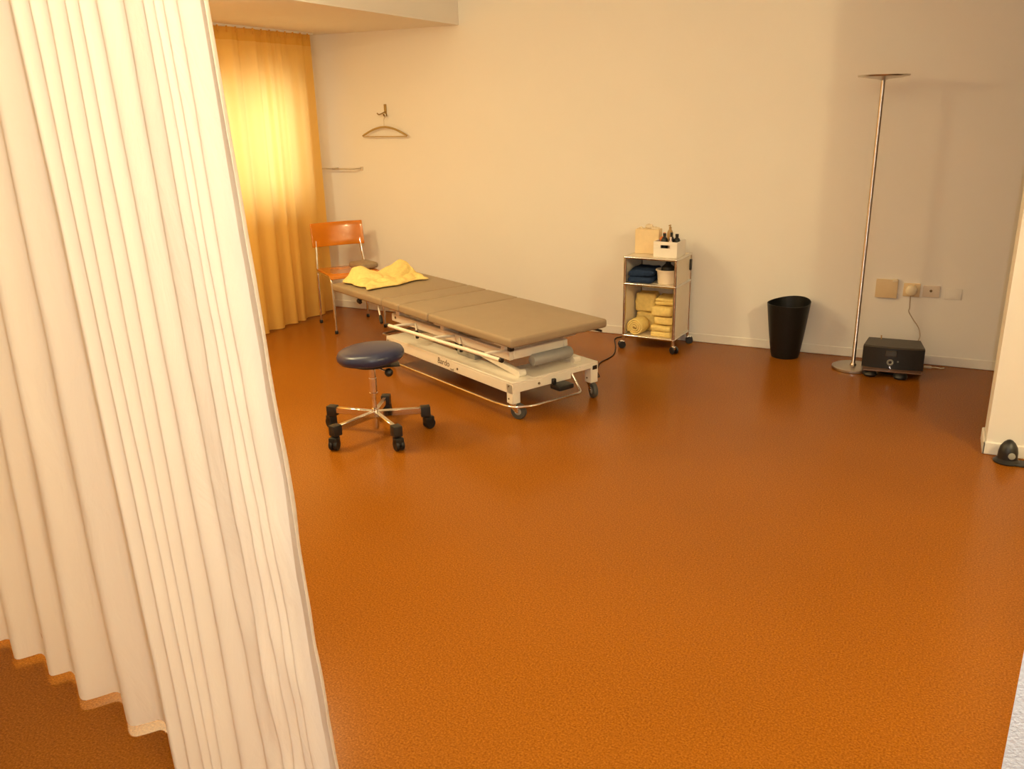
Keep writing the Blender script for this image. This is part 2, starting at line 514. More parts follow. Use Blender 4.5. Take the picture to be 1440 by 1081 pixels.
def treatment_table():
    t = thing('treatment_table', 'grey padded treatment table on a white wheeled lifting frame in the middle of the room', 'treatment table', (-2.664, 4.576, 0), R(-26))
    zt, zb = .462, .412
    for (a, b_) in ((-1.045, -.352), (-.348, -.137), (-.133, .198), (.202, 1.008)):
        pad(a, b_, -.345, .345, zb, zt, .016 if b_ - a < .4 else .018).build('cushion', M['vinyl'], t)
    # upper frame
    f = MB()
    f.box(-.37, -.262, .306, .885, -.232, .356, .004, 1)
    f.box(-.37, .125, .306, .885, .155, .356, .004, 1)
    f.box(.850, -.232, .308, .885, .125, .356, .004, 1)
    f.box(-.37, -.232, .308, -.335, .125, .356, .004, 1)
    f.box(.2, -.232, .320, .24, .125, .356, .004, 1)
    f.build('upper_frame', M['white_metal'], t)
    for u in (-.30, .22, .82):
        sp = MB(); sp.box(u - .02, -.26, .350, u + .02, .26, .392, .004, 1); sp.box(u - .03, -.30, .388, u + .03, .30, .414, .004, 1)
        sp.build('support_bracket', M['white_metal'], t)
    hf = MB()
    hf.box(-.98, -.27, .387, -.352, -.24, .413, .003, 1); hf.box(-.98, .24, .387, -.352, .27, .413, .003, 1)
    hf.box(-.98, -.24, .387, -.95, .24, .413, .003, 1)
    hf.build('head_frame', M['white_metal'], t)
    # side bar
    sb = MB()
    p0 = Vector((-.12, -.425, .345)); p1 = Vector((1.02, -.425, .372))
    sb.cyl(p0, p1, .011, 14)
    for k in (.035, .42, .86):
        q = p0.lerp(p1, k)
        sb.tube(round_path([q, q + Vector((.0, .06, .0)), q + Vector((.0, .172, -.015))], .02), .008, 10)
    so = sb.build('side_bar', M['white_metal'], t)
    for q, d in ((p0, -1), (p1, 1)):
        MB().cyl(q - Vector((.002 * d, 0, 0)), q + Vector((.014 * d, 0, 0)), .0125, 14).build('end_cap', M['black'], so)
    # base
    b = MB()
    b.box(-.37, -.312, .198, .97, -.17, .212, .003, 1)
    b.box(-.37, .17, .198, .97, .312, .212, .003, 1)
    b.box(.74, -.17, .198, .97, .17, .212, .003, 1)
    b.box(-.37, -.17, .198, -.05, .17, .212, .003, 1)
    b.box(-.37, -.312, .145, .97, -.300, .2, .002, 1)
    b.box(-.37, .300, .145, .97, .312, .2, .002, 1)
    b.box(.958, -.300, .150, .97, .105, .2, .002, 1)
    b.box(.958, .105, .178, .97, .300, .2, .002, 1)
    b.box(-.37, -.300, .150, -.358, .300, .2, .002, 1)
    bo = b.build('base_frame', M['white_metal'], t)
    for (u, v) in ((.942, -.285), (.942, .285), (-.342, -.285), (-.342, .285)):
        p = MB(); p.box(u - .027, v - .027, .088, u + .027, v + .027, .198, .003, 1)
        po = p.build('post', M['white_metal'], t)
        for z in (.185, .115):
            MB().cyl((u - .006, v - .0265, z), (u - .006, v - .030, z), .005, 10).build('screw', M['ink'], po)
    c = MB(); c.box(.9685, .268, .168, .9735, .302, .192, .002, 1); c.build('post_cap', M['black'], t)
    for (u, v, a) in ((.942, -.285, R(205)), (.942, .285, R(160)), (-.342, -.285, R(20)), (-.342, .285, R(70))):
        castor(t, u, v, a)
    # scissor arms
    for v in (-.2, .2):
        a = MB(); a.beam((.90, v, .222), (-.22, v, .365), .032, .034)
        a.cyl((.90, v - .025, .228), (.90, v + .025, .228), .02, 16)
        a.build('scissor_arm', M['white_metal'], t)
        a = MB(); vv = v * .78
        a.beam((-.22, vv, .222), (.80, vv, .362), .032, .034)
        a.cyl((-.22, vv - .025, .228), (-.22, vv + .025, .228), .02, 16)
        a.build('scissor_arm', M['white_metal'], t)
    mo = MB()
    mo.cyl((.02, -.03, .285), (.36, -.03, .305), .042, 24); mo.cyl((.36, -.03, .305), (.62, -.03, .32), .018, 16)
    mo.box(-.06, -.075, .24, .04, .015, .33, .012, 2)
    mo.build('lifting_motor', M['motor'], t)
    cb = MB(); cb.box(.30, -.21, .212, .48, -.12, .243, .006, 2); cb.build('control_box', M['hub'], t)
    ro = MB()
    ro.lathe([(.012, -.13), (.028, -.125), (.034, -.11), (.034, .14), (.028, .155), (.012, .16)], 28, rotm('X', -PI / 2, (.905, .0, .286)))
    ro.build('gas_cylinder', M['motor'], t)
    # handles under the cushions
    for (u, v, z, du, dz) in ((-.475, -.30, .400, .09, -.065), (-.09, -.255, .350, .07, -.055), (.40, -.255, .350, .06, -.045)):
        h = MB(); a = Vector((u, v, z)); e = a + Vector((du, -.035, dz))
        h.cyl(a, e, .0055, 10); ho = h.build('adjusting_lever', M['white_metal'], t)
        g = MB(); g.tube([e - (e - a) * .12, e, e + (e - a) * .42], .011, 12, True, [.010, .012, .011]); g.build('grip', M['black'], ho)
    k = MB(); k.lathe([(.008, 0), (.008, .014), (.019, .018), (.021, .030), (.014, .038)], 16, align((-.69, -.30, .405), (0, -1, -.7)))
    k.build('clamp_knob', M['black'], t)
    k = MB(); k.box(.945, -.325, .385, .972, -.295, .415, .006, 2); k.build('corner_bumper', M['black'], t)
    k = MB(); k.tube([(.88, .30, .392), (.925, .335, .386), (.955, .352, .380)], .007, 10); kk = k.build('adjusting_lever', M['black'], t)
    # chrome lifting bar around the wheels
    l = MB()
    near = [(-.30, -.33, .06), (.82, -.335, .072), (.875, -.345, .080), (.99, -.33, .082), (1.045, -.235, .085), (1.05, .11, .085), (1.0, .125, .115), (.945, .12, .19)]
    l.tube(round_path(near, .03, 5), .0075, 12)
    lo = l.build('wheel_lift_bar', M['chrome'], t)
    l2 = MB(); l2.tube(round_path([(-.37, -.22, .17), (-.60, -.22, .165), (-.60, .20, .165), (-.37, .20, .17)], .04, 5), .007, 12)
    l2.build('wheel_lift_bar', M['steel'], t)
    pe = MB(); pe.box(.962, -.045, .122, 1.045, .060, .150, .008, 2); pe.box(.972, -.045, .148, .992, -.02, .182, .004, 1)
    pe.build('foot_pedal', M['black'], t)
    # print on the near rail
    def lettering(body, size, loc, shear=0.0):
        cu = bpy.data.curves.new('lettering', 'FONT'); cu.body = body; cu.size = size; cu.extrude = .0004; cu.shear = shear
        tmp = bpy.data.objects.new('lettering_curve', cu); COL.objects.link(tmp)
        bpy.context.view_layer.update()
        me = bpy.data.meshes.new_from_object(tmp.evaluated_get(bpy.context.evaluated_depsgraph_get()))
        bpy.data.objects.remove(tmp); bpy.data.curves.remove(cu)
        me.materials.clear(); me.materials.append(M['ink'])
        lg = bpy.data.objects.new('logo', me); COL.objects.link(lg); lg.parent = t
        lg.location = loc; lg.rotation_euler = (PI / 2, 0, 0)
    lettering('Bardo', .052, (.238, -.3128, .165), .15)
    lettering('med', .022, (.372, -.3128, .150))
    for (u, v, z, ax) in ((.45, -.3128, .172, 1), (.9705, -.13, .172, 0)):
        s = MB(); dvec = Vector((0, -.003, 0)) if ax else Vector((.004, 0, 0))
        s.cyl(Vector((u, v, z)) - dvec * .2, Vector((u, v, z)) + dvec, .007, 12); s.build('screw', M['ink'], t)
    s = MB(); s.cyl((-.32, -.2615, .334), (-.32, -.266, .334), .008, 12); s.build('screw', M['ink'], t)
    return t
TT = treatment_table()
def tt(u, v, z):   # table space to world
    c, s = math.cos(R(-26)), math.sin(R(-26))
    return (-2.664 + u * c - v * s, 4.576 + u * s + v * c, z)

# towel lying over the head end
def table_towel():
    b = MB()
    zt = .467
    nu, nv = 60, 60
    # four outline corners in table space (u, v)
    A = Vector((-1.00, -.265)); B = Vector((-.625, -.29)); Cc = Vector((-.665, .235)); D = Vector((-1.00, .285))
    rows = []
    for i in range(nu + 1):
        a = i / nu; row = []
        for j in range(nv + 1):
            c = j / nv
            p = A * (1 - a) * (1 - c) + B * a * (1 - c) + Cc * a * c + D * (1 - a) * c
            e = min(a, 1 - a, c, 1 - c)
            wob = Vector((noise.noise(Vector((a * 3.1, c * 3.3, 1.0))), noise.noise(Vector((a * 3.1, c * 3.3, 7.0))))) * .06
            p = p + wob
            prof = min(1, e / .13) ** .6
            h = .010
            hump1 = math.exp(-(((a - .25) / .24) ** 2 + ((c - .22) / .20) ** 2)) * .080
            hump2 = math.exp(-(((a - .22) / .30) ** 2 + ((c - .74) / .20) ** 2)) * .082
            ridge = abs(noise.noise(Vector((a * 4 + c * 2, c * 5 - a, 2.0)))) * .030
            cre = noise.noise(Vector((a * 11, c * 11, 4.0))) * .008
            z = zt + .004 + prof * (h + hump1 + hump2 + ridge + cre)
            z = max(z, zt + .003)
            row.append((p.x, p.y, z))
        rows.append(row)
    b.grid(rows)
    c, s = math.cos(R(-26)), math.sin(R(-26))
    o = b.build('bath_towel', M['towel'], None, ang=180)
    m = o.modifiers.new('thick', 'SOLIDIFY'); m.thickness = .010; m.offset = 0.0
    m2 = o.modifiers.new('smooth', 'SUBSURF'); m2.levels = 1; m2.render_levels = 1
    tag(o, 'crumpled yellow towel spread over the head end of the grey treatment table', 'towel', None, (-2.664, 4.576, .004), R(-26))
table_towel()

# ------------------------------------------------------------------ rolling stool
def stool():
    t = thing('rolling_stool', 'round dark blue rolling stool with a chrome five-star base beside the treatment table', 'stool', (-2.50, 3.413, 0), R(40))
    s = MB()
    s.lathe([(.02, .398), (.140, .398), (.160, .405), (.170, .420), (.171, .436), (.163, .452), (.148, .461), (.11, .467), (.06, .470), (.004, .471)], 56,
            Matrix.Translation((0, 0, .40)) @ Matrix.Rotation(R(3.5), 4, Vector((math.sin(R(-13.5)), -math.cos(R(-13.5)), 0))) @ Matrix.Translation((0, 0, -.40)))
    s.build('seat', M['blue_vinyl'], t, ang=60)
    p = MB(); p.lathe([(.10, .378), (.10, .392)], 24); p.box(-.02, -.05, .368, .14, .05, .374, .002, 1); p.build('seat_plate', M['black'], t)
    c = MB()
    c.lathe([(.017, .30), (.017, .380)], 24)
    c.lathe([(.0195, .225), (.0195, .305)], 24)
    c.lathe([(.012, .095), (.012, .23)], 20)
    c.lathe([(.016, .215), (.022, .218), (.022, .228), (.016, .231)], 24)
    c.lathe([(.014, .028), (.0165, .036), (.0165, .14), (.012, .145)], 24)
    c.build('column', M['chrome'], t)
    l = MB(); a = R(-38)
    pa = Vector((math.cos(a) * .03, math.sin(a) * .03, .362)); pb = Vector((math.cos(a) * .10, math.sin(a) * .10, .345))
    l.cyl(pa, pb, .006, 10); lo = l.build('height_lever', M['chrome'], t)
    g = MB(); g.ball(pb, .022, 16); g.build('lever_knob', M['black'], lo)
    for k in range(5):
        a = 2 * PI * k / 5
        d = Vector((math.cos(a), math.sin(a), 0)); q = Vector((-d.y, d.x, 0))
        lg = MB(); lg.beam(d * .012 + Vector((0, 0, .112)), d * .248 + Vector((0, 0, .104)), .024, .034, .003)
        lo = lg.build('leg', M['chrome'], t)
        cp = MB(); m = Matrix.Translation(d * .262) @ Matrix.Rotation(a, 4, 'Z')
        cp.box(-.026, -.023, .072, .024, .023, .126, .004, 2, m)
        cp.build('end_cap', M['black'], lo)
        ca = MB(); m = Matrix.Translation(d * .268) @ Matrix.Rotation(a + .55 * math.sin(k * 2.1 + 1), 4, 'Z')
        for sy in (-1, 1):
            ca.lathe([(.006, -.009), (.025, -.009), (.029, -.004), (.029, .004), (.025, .009), (.006, .009)], 22,
                     m @ Matrix.Translation((.012, sy * .013, .029)) @ Matrix.Rotation(PI / 2, 4, 'X'))
        ca.box(-.016, -.022, .03, .034, .022, .068, .008, 2, m)
        ca.cyl(m @ Vector((0, 0, .05)), m @ Vector((0, 0, .09)), .008, 10)
        ca.build('castor', M['black_soft'], lo)
stool()

# ------------------------------------------------------------------ chair
def chair():
    t = thing('chair', 'orange wooden chair with chrome legs standing in the corner behind the treatment table', 'chair', (-4.057, 5.330, 0), R(-36))
    def shell(pts, w, th, curve, name):
        rows = []
        n = 16
        for (x, z) in pts:
            rows.append([(x - curve * (1 - (2 * k / n - 1) ** 2), -w / 2 + w * k / n, z) for k in range(n + 1)])
        o = MB().grid(rows).build(name, M['wood'], t, ang=180)
        s = o.modifiers.new('thick', 'SOLIDIFY'); s.thickness = th; s.offset = 0
        bv = o.modifiers.new('edge', 'BEVEL'); bv.width = .004; bv.segments = 2; bv.limit_method = 'ANGLE'
        return o
    # seat
    s = MB(); s.box(-.19, -.20, .428, .20, .20, .441, .006, 2)
    bmesh.ops.subdivide_edges(s.bm, edges=[e for e in s.bm.edges if e.calc_length() > .2], cuts=8, use_grid_fill=True)
    for v in s.bm.verts:
        if v.co.x > .12: v.co.z -= (v.co.x - .12) ** 2 * 3
        v.co.z -= .008 * max(0, 1 - ((v.co.x + .02) / .15) ** 2) * max(0, 1 - (v.co.y / .17) ** 2)
    s.build('seat', M['wood'], t)
    shell([(-.205, .60), (-.212, .64), (-.219, .69), (-.228, .74), (-.235, .782)], .42, .011, .028, 'backrest')
    for sy in (-1, 1):
        y = .195 * sy
        b = MB(); b.tube(round_path([(-.20, y, .008), (-.185, y, .43), (-.214, y * .93, .59), (-.246, y * .9, .768)], .05, 5), .0095, 12)
        bo = b.build('rear_leg', M['chrome'], t)
        MB().lathe([(.012, 0), (.013, .004), (.013, .022), (.010, .026)], 14, Matrix.Translation((-.20, y, 0))).build('rubber_foot', M['black'], bo)
        f_ = MB(); f_.tube(round_path([(.215, y, .008), (.19, y, .405), (.15, y, .42), (-.18, y, .42)], .04, 5), .0095, 12)
        fo = f_.build('front_leg', M['chrome'], t)
        MB().lathe([(.012, 0), (.013, .004), (.013, .022), (.010, .026)], 14, Matrix.Translation((.215, y, 0))).build('rubber_foot', M['black'], fo)
    r = MB(); r.cyl((.12, -.195, .418), (.12, .195, .418), .008, 10); r.cyl((-.15, -.195, .418), (-.15, .195, .418), .008, 10)
    r.build('seat_rail', M['chrome'], t)
chair()
cu_ = pad(-.10, .10, -.075, .075, 0, .042, .020, .010)
o = cu_.build('cushion', M['vinyl'])
tag(o, 'small grey cushion lying on the orange chair seat behind the yellow towel', 'cushion', None, (-3.985, 5.43, .444), R(-20))

# ------------------------------------------------------------------ wall hook, hanger, rail
hk = thing('coat_hook', 'small brass double coat hook on the back wall above the hanger', 'hook', (-3.962, WY, 1.60))
MB().box(-.012, -.006, -.035, .012, 0, .055, .003, 2).build('back_plate', M['hook'], hk)
MB().tube(spline([(0, -.004, .0), (-.010, -.03, -.012), (-.030, -.05, -.022), (-.040, -.062, -.010)], 5), .005, 10).build('prong', M['hook'], hk)
MB().tube(spline([(0, -.004, -.015), (.006, -.02, -.030), (.012, -.040, -.034), (.014, -.052, -.020)], 5), .005, 10).build('prong', M['hook'], hk)

hg = thing('coat_hanger', 'thin empty coat hanger hanging from the wall hook', 'hanger', (-3.955, WY - .045, 1.40))
pts = spline([(-.205, 0, .022), (-.10, 0, .068), (0, 0, .086), (.10, 0, .068), (.205, 0, .022)], 6)
MB().tube([(-.203, 0, .020)] + pts + [(.203, 0, .020)], .0075, 10).build('shoulder', M['hanger_wood'], hg)
MB().cyl((-.203, 0, .014), (.203, 0, .014), .004, 10).build('bar', M['hanger_wood'], hg)
MB().tube(spline([(0, 0, .082), (0, 0, .125), (.004, 0, .145), (.018, 0, .165), (.016, 0, .182), (.004, 0, .186), (-.006, 0, .176)], 5), .0035, 8).build('hook', M['steel'], hg)

rl = thing('towel_rail', 'thin metal wall rail fixed beside the yellow window curtain', 'rail', (-4.35, WY, 1.165))
MB().tube(round_path([(-.33, 0, 0), (-.33, -.075, 0), (.085, -.075, 0), (.125, 0, .004)], .012, 4), .0048, 10).build('bar', M['steel'], rl)
MB().box(.112, -.008, -.014, .138, 0, .016, .003, 2).build('bracket', M['switch'], rl)
MB().box(-.12, -.075, -.008, -.105, 0, .008, .002, 1).build('bracket', M['steel'], rl)

# ------------------------------------------------------------------ trolley
TX, TY, TR = -1.676, 5.628, R(-3.5)
def tro(x, y, z):
    c, s = math.cos(TR), math.sin(TR)
    return (TX + x * c - y * s, TY + x * s + y * c, z)
def trolley():
    t = thing('side_trolley', 'cream metal shelf trolley with chrome tubes and castors against the back wall', 'trolley', (TX, TY, 0), TR)
    w, d = .178, .152
    zs = (.09, .452, .632)
    f = MB()
    for sx in (-1, 1):
        for sy in (-1, 1):
            f.cyl((sx * w, sy * d, .052), (sx * w, sy * d, .634), .0105, 14)
    for z in zs:
        for sy in (-1, 1): f.cyl((-w, sy * d, z), (w, sy * d, z), .0095, 12)
        for sx in (-1, 1): f.cyl((sx * w, -d, z), (sx * w, d, z), .0095, 12)
    for sx in (-1, 1):
        for sy in (-1, 1):
            for z in zs: f.ball((sx * w, sy * d, z), .0115, 12)
    f.build('tube_frame', M['chrome'], t)
    MB().box(-w + .004, -d + .004, zs[2] - .006, w - .004, d - .004, zs[2] + .0075, .002, 1).build('top_panel', M['panel'], t)
    for z in zs[:2]:
        MB().box(-w + .006, -d + .006, z - .005, w - .006, d - .006, z + .006, .002, 1).build('shelf', M['panel'], t)
    for sx in (-1, 1):
        for z0, z1 in ((zs[0], zs[1]), (zs[1], zs[2])):
            MB().box(sx * w - .003, -d + .009, z0 + .009, sx * w + .003, d - .009, z1 - .009, .001, 1).build('side_panel', M['panel'], t)
    for z0, z1 in ((zs[0], zs[1]), (zs[1], zs[2])):
        MB().box(-w + .009, d - .003, z0 + .009, w - .009, d + .003, z1 - .009, .001, 1).build('back_panel', M['panel'], t)
    b = MB(); b.lathe([(.006, 0), (.012, .004), (.012, .008), (.006, .012)], 14, rotm('X', PI / 2, (.09, d - .003, .405))); b.build('lock', M['hub'], t)
    h = MB(); h.box(w + .003, d - .035, .525, w + .016, d - .010, .60, .004, 2); h.build('handle', M['black'], t)
    for (sx, sy, a) in ((-1, -1, R(30)), (1, -1, R(150)), (1, 1, R(200)), (-1, 1, R(300))):
        x, y = sx * w, sy * d
        m = Matrix.Translation((x, y, 0)) @ Matrix.Rotation(a, 4, 'Z')
        c = MB(); c.box(-.026, -.011, .026, .006, .011, .054, .008, 3, m)
        c.cyl(m @ Vector((0, 0, .04)), m @ Vector((0, 0, .062)), .0075, 10)
        co = c.build('castor', M['chrome'], t)
        wq = MB()
        for s_ in (-1, 1):
            wq.lathe([(.005, -.0055), (.022, -.0055), (.0255, -.002), (.0255, .002), (.022, .0055), (.005, .0055)], 22,
                     m @ Matrix.Translation((-.013, s_ * .017, .0255)) @ Matrix.Rotation(PI / 2, 4, 'X'))
        wq.build('wheel', M['black'], co)
trolley()

# things on the trolley
ZT = .6402
tb = thing('cardboard_box', 'tall tan cardboard box on the left of the trolley top', 'box', tro(-.085, .028, ZT), TR + R(6))
b = MB(); b.box(-.083, -.045, 0, .083, .045, .165, .006, 2); b.build('body', M['card'], tb)
b = MB()
for (x, y, z, r) in ((-.05, .0, .168, .012), (.0, .005, .178, .022), (.04, -.002, .170, .017), (.06, .01, .166, .012)):
    b.ball((x, y, z), r, 12, (1.3, 1, .7))
for v in b.bm.verts: v.co += noise.noise_vector(v.co * 60) * .006
b.build('crumpled_paper', M['paper'], tb)

wb = thing('storage_box', 'open white box with a handle slot full of small bottles on the trolley top', 'box', tro(.088, -.030, ZT), TR)
b = MB(); W2, D2, H2 = .082, .088, .105
for sy in (1,):
    b.box(-W2, D2 - .004, .004, W2, D2, H2, .0015, 1)
b.box(-W2, -D2, 0, W2, D2, .005, .0015, 1)
b.box(-W2, -D2 + .004, .004, -W2 + .004, D2 - .004, H2, .0015, 1); b.box(W2 - .004, -D2 + .004, .004, W2, D2 - .004, H2, .0015, 1)
# front with slot
b.box(-W2, -D2, .004, W2, -D2 + .004, .062, .0012, 1); b.box(-W2, -D2, .082, W2, -D2 + .004, H2, .0012, 1)
b.box(-W2, -D2, .062, -.034, -D2 + .004, .082, .0006, 1); b.box(.034, -D2, .062, W2, -D2 + .004, .082, .0006, 1)
b.build('body', M['white_plastic'], wb)

def bottle(name, label, loc, h, r, m, capm, nozzle=False):
    t = thing(name, label, 'bottle', loc, 0)
    MB().lathe([(r * .9, 0), (r, .006), (r, h * .70), (r * .8, h * .78), (r * .4, h * .84), (r * .4, h * .88)], 20).build('body', m, t)
    c = MB()
    if nozzle:
        c.lathe([(r * .45, h * .86), (r * .45, h * .92), (r * .18, h * .93), (r * .16, h)], 14)
        c.box(-.006, -.026, h - .008, .006, .006, h, .002, 1)
    else:
        c.lathe([(r * .5, h * .86), (r * .5, h), (r * .42, h)], 16)
    c.build('cap', capm, t)
ZB = ZT + .0055
bottle('pump_bottle', 'tall amber pump bottle rising from the white box on the trolley', tro(.070, .020, ZB), .195, .020, M['amber'], M['amber'], True)
bottle('bottle', 'dark bottle at the left in the white box on the trolley', tro(.055, -.045, ZB), .145, .022, M['black'], M['black'])
bottle('bottle', 'dark bottle at the right in the white box on the trolley', tro(.130, -.012, ZB), .140, .022, M['black'], M['black'])
bottle('bottle', 'pale pink bottle at the front of the white box on the trolley', tro(.105, -.065, ZB), .125, .013, M['pink'], M['pink'])
bottle('bottle', 'dark bottle in the middle of the white box on the trolley', tro(.098, -.028, ZB), .150, .017, M['black'], M['black'])
bottle('bottle', 'bottle with an orange cap at the back left of the white box on the trolley', tro(.030, .022, ZB), .14, .018, M['pink'], M['orange'])
o = MB().ball((0, 0, .018), .018, 16).build('ball', M['orange'])
tag(o, 'small orange ball in the white box on the trolley', 'ball', None, tro(.029, -.012, ZB + .083 ))
o.location.z = ZB + .0832
# support jar for the ball
o = MB().lathe([(.016, 0), (.017, .004), (.017, .078), (.015, .083)], 18).build('jar', M['white_plastic'])
tag(o, 'small white jar under the orange ball in the white box on the trolley', 'jar', None, tro(.029, -.012, ZB))

ZM = .4585
def folded(name, label, loc, rz, sx, sy, h, layers, m, cat='towel', group=None, seed=1):
    """folded cloth: stacked rounded layers that bulge at the fold"""
    rnd = random.Random(seed); b = MB()
    lh = h / layers
    for k in range(layers):
        ox, oy = rnd.uniform(-.006, .006), rnd.uniform(-.006, .006)
        t = MB(); t.box(-sx / 2 + ox, -sy / 2 + oy, k * lh, sx / 2 + ox, sy / 2 + oy, (k + 1) * lh - .0005, min(lh * .47, .024), 5)
        bmesh.ops.subdivide_edges(t.bm, edges=[e for e in t.bm.edges if e.calc_length() > .05], cuts=6, use_grid_fill=True)
        for v in t.bm.verts:
            q = Vector((v.co.x * 11 + seed * 3.1, v.co.y * 11 + k * 5.3, v.co.z * 24))
            nv = noise.noise_vector(q); n2 = noise.noise(q * 2.7)
            kz = min(1, v.co.z / .02)
            v.co += Vector((nv.x * .011 + n2 * .003, nv.y * .011, (nv.z * .007 + n2 * .003) * kz))
        me = bpy.data.meshes.new('tmp'); t.bm.to_mesh(me); t.bm.free(); b.bm.from_mesh(me); bpy.data.meshes.remove(me)
    zs_ = [v.co.z for v in b.bm.verts]; z0 = min(zs_); sc = h / (max(zs_) - z0)
    for v in b.bm.verts: v.co.z = (v.co.z - z0) * sc
    o = b.build(name, m, None, ang=180)
    tag(o, label, cat, group, loc, rz)
    return o
folded('folded_towel', 'dark blue folded towel on the left of the trolley middle shelf', tro(-.082, -.015, ZM), TR + R(4), .165, .24, .095, 2, M['blue_towel'], seed=4)

bk = thing('bucket', 'cream plastic bucket on the right of the trolley middle shelf', 'bucket', tro(.088, -.055, ZM), TR)
b = MB(); b.lathe([(.060, 0), (.063, .003), (.070, .086), (.079, .088), (.079, .096), (.070, .096), (.067, .090), (.060, .008), (.0, .006)], 36, None, True, False)
b.build('body', M['bucket'], bk)
b = MB(); b.lathe([(.002, .003), (.034, .006), (.045, .028), (.047, .085), (.042, .104), (.026, .116), (.018, .124), (.016, .136), (.002, .137)], 20)
for v in b.bm.verts: v.co += noise.noise_vector(v.co * 25) * .004
o = b.build('spray_bottle', M['black_soft'])
tag(o, 'black rounded bottle standing inside the cream bucket on the trolley shelf', 'bottle', None, tro(.090, -.052, ZM + .0075), 0)

ZL = .0965
folded('folded_towel', 'yellow towel at the bottom right of the lower trolley shelf', tro(.078, -.030, ZL), TR + R(-2), .148, .20, .080, 2, M['towel'], group='yellow towels in the trolley', seed=11)
folded('folded_towel', 'yellow towel in the middle of the right stack on the lower trolley shelf', tro(.084, -.015, ZL + .0808), TR + R(3), .138, .19, .060, 1, M['towel'], group='yellow towels in the trolley', seed=12)
folded('folded_towel', 'thick yellow towel second from the top of the right trolley stack', tro(.080, -.03, ZL + .1416), TR + R(-4), .146, .19, .070, 1, M['towel'], group='yellow towels in the trolley', seed=13)
folded('folded_towel', 'topmost yellow towel of the right stack on the lower trolley shelf', tro(.082, .0, ZL + .2124), TR + R(4), .136, .17, .052, 2, M['towel'], group='yellow towels in the trolley', seed=14)
folded('folded_towel', 'large yellow towel piled at the left of the lower trolley shelf', tro(-.092, .066, ZL), TR + R(2), .146, .122, .268, 2, M['towel'], group='yellow towels in the trolley', seed=15)
# rolled towel in front: a spiral of cloth seen from its end
rows = []
NS = 120
for k in range(NS + 1):
    t_ = k / NS; an = t_ * 2 * PI * 3.6; rr = .010 + .050 * t_
    row = []
    for j in range(9):
        y = -.062 + .118 * j / 8
        q = Vector((rr * math.cos(an) * 22, y * 18, rr * math.sin(an) * 22)); nv = noise.noise_vector(q)
        yo = -.010 * (1 - t_) if j == 0 else 0
        row.append((rr * math.cos(an) + nv.x * .004, y + yo + nv.y * .004, rr * math.sin(an) * .95 + nv.z * .004))
    rows.append(row)
b = MB().grid(rows)
mn = min(v.co.z for v in b.bm.verts)
for v in b.bm.verts: v.co.z += -mn + .006
o = b.build('rolled_towel', M['towel'], None, ang=180)
md = o.modifiers.new('thick', 'SOLIDIFY'); md.thickness = .010; md.offset = 0
tag(o, 'rolled yellow towel at the front left of the lower trolley shelf', 'towel', 'yellow towels in the trolley', tro(-.098, -.078, ZL + .0005), TR + R(-6))

# ------------------------------------------------------------------ floor cable from table to trolley
P = [tt(.93, .318, .165), tt(.93, .36, .10), (-1.80, 4.75, .02), (-1.86, 4.98, .004), (-1.877, 5.076, .004), (-1.861, 5.266, .004), (-1.925, 5.495, .004), (-1.99, 5.66, .004), (-1.975, 5.74, .004), (-1.88, 5.79, .004), (-1.70, 5.808, .004)]
b = MB(); b.tube(spline(P, 8), .0035, 8)
tag(b.build('power_cable', M['cable']), 'thin brown power cable running over the floor from the treatment table to the trolley', 'cable')

# ------------------------------------------------------------------ waste bin
def bin_():
    t = thing('waste_bin', 'black plastic waste bin with a slanted wavy rim against the back wall', 'bin', (-.808, 5.688, 0))
    n = 72; b = MB()
    def top(a):   # a: angle, high at the back right
        return .366 + .012 * math.cos(a - R(62)) + .006 * math.cos(2 * (a - R(62)))
    def rad(k): return .086 + .052 * k ** .8
    rows = []
    K = 22
    for j in range(K + 1):
        k = j / K; row = []
        for i in range(n):
            a = 2 * PI * i / n; z = k * top(a)
            r = rad(z / .38)
            row.append((r * math.cos(a), r * math.sin(a), z))
        rows.append(row)
    for j in range(K, 1, -1):
        k = j / K; row = []
        for i in range(n):
            a = 2 * PI * i / n; z = k * top(a)
            r = rad(z / .38) - .004
            row.append((r * math.cos(a), r * math.sin(a), z))
        rows.append(row)
    rows.append([(.02 * math.cos(2 * PI * i / n), .02 * math.sin(2 * PI * i / n), .03) for i in range(n)])
    b.grid(rows, True)
    b.lathe([(.001, .001), (.084, .001), (.086, .004)], 72)
    b.build('body', M['bin'], t)
bin_()

# ------------------------------------------------------------------ floor lamp
fl = thing('floor_lamp', 'tall slim chrome uplighter floor lamp standing by the back wall', 'lamp', (-.372, 5.560, 0))
MB().lathe([(.118, 0), (.125, .003), (.125, .016), (.118, .020), (.02, .021)], 56).build('base', M['steel'], fl)
MB().lathe([(.018, .019), (.020, .026), (.0115, .040), (.0115, 1.715)], 24).build('pole', M['lamp_chrome'], fl)
MB().lathe([(.012, 1.712), (.030, 1.718), (.080, 1.724), (.136, 1.733), (.141, 1.742), (.136, 1.742), (.080, 1.733), (.01, 1.730)], 56).build('lamp_shade', M['steel'], fl)

# ------------------------------------------------------------------ radio on its stand
rs = thing('radio_stand', 'low dark stand on rounded feet under the radio', 'stand', (-.150, 5.545, 0), R(4))
MB().box(-.165, -.135, .040, .165, .10, .050, .004, 2).build('tray', M['glass_tray'], rs)
for (x, y) in ((-.12, -.10), (.05, -.115), (.13, .06), (-.13, .06)):
    MB().lathe([(.020, 0), (.036, .004), (.042, .016), (.036, .030), (.018, .040)], 22, Matrix.Translation((x, y, 0))).build('foot', M['black'], rs)
b = MB(); b.lathe([(.02, .008), (.075, .010), (.078, .020), (.02, .024)], 24); b.build('foot_ring', M['black_soft'], rs)

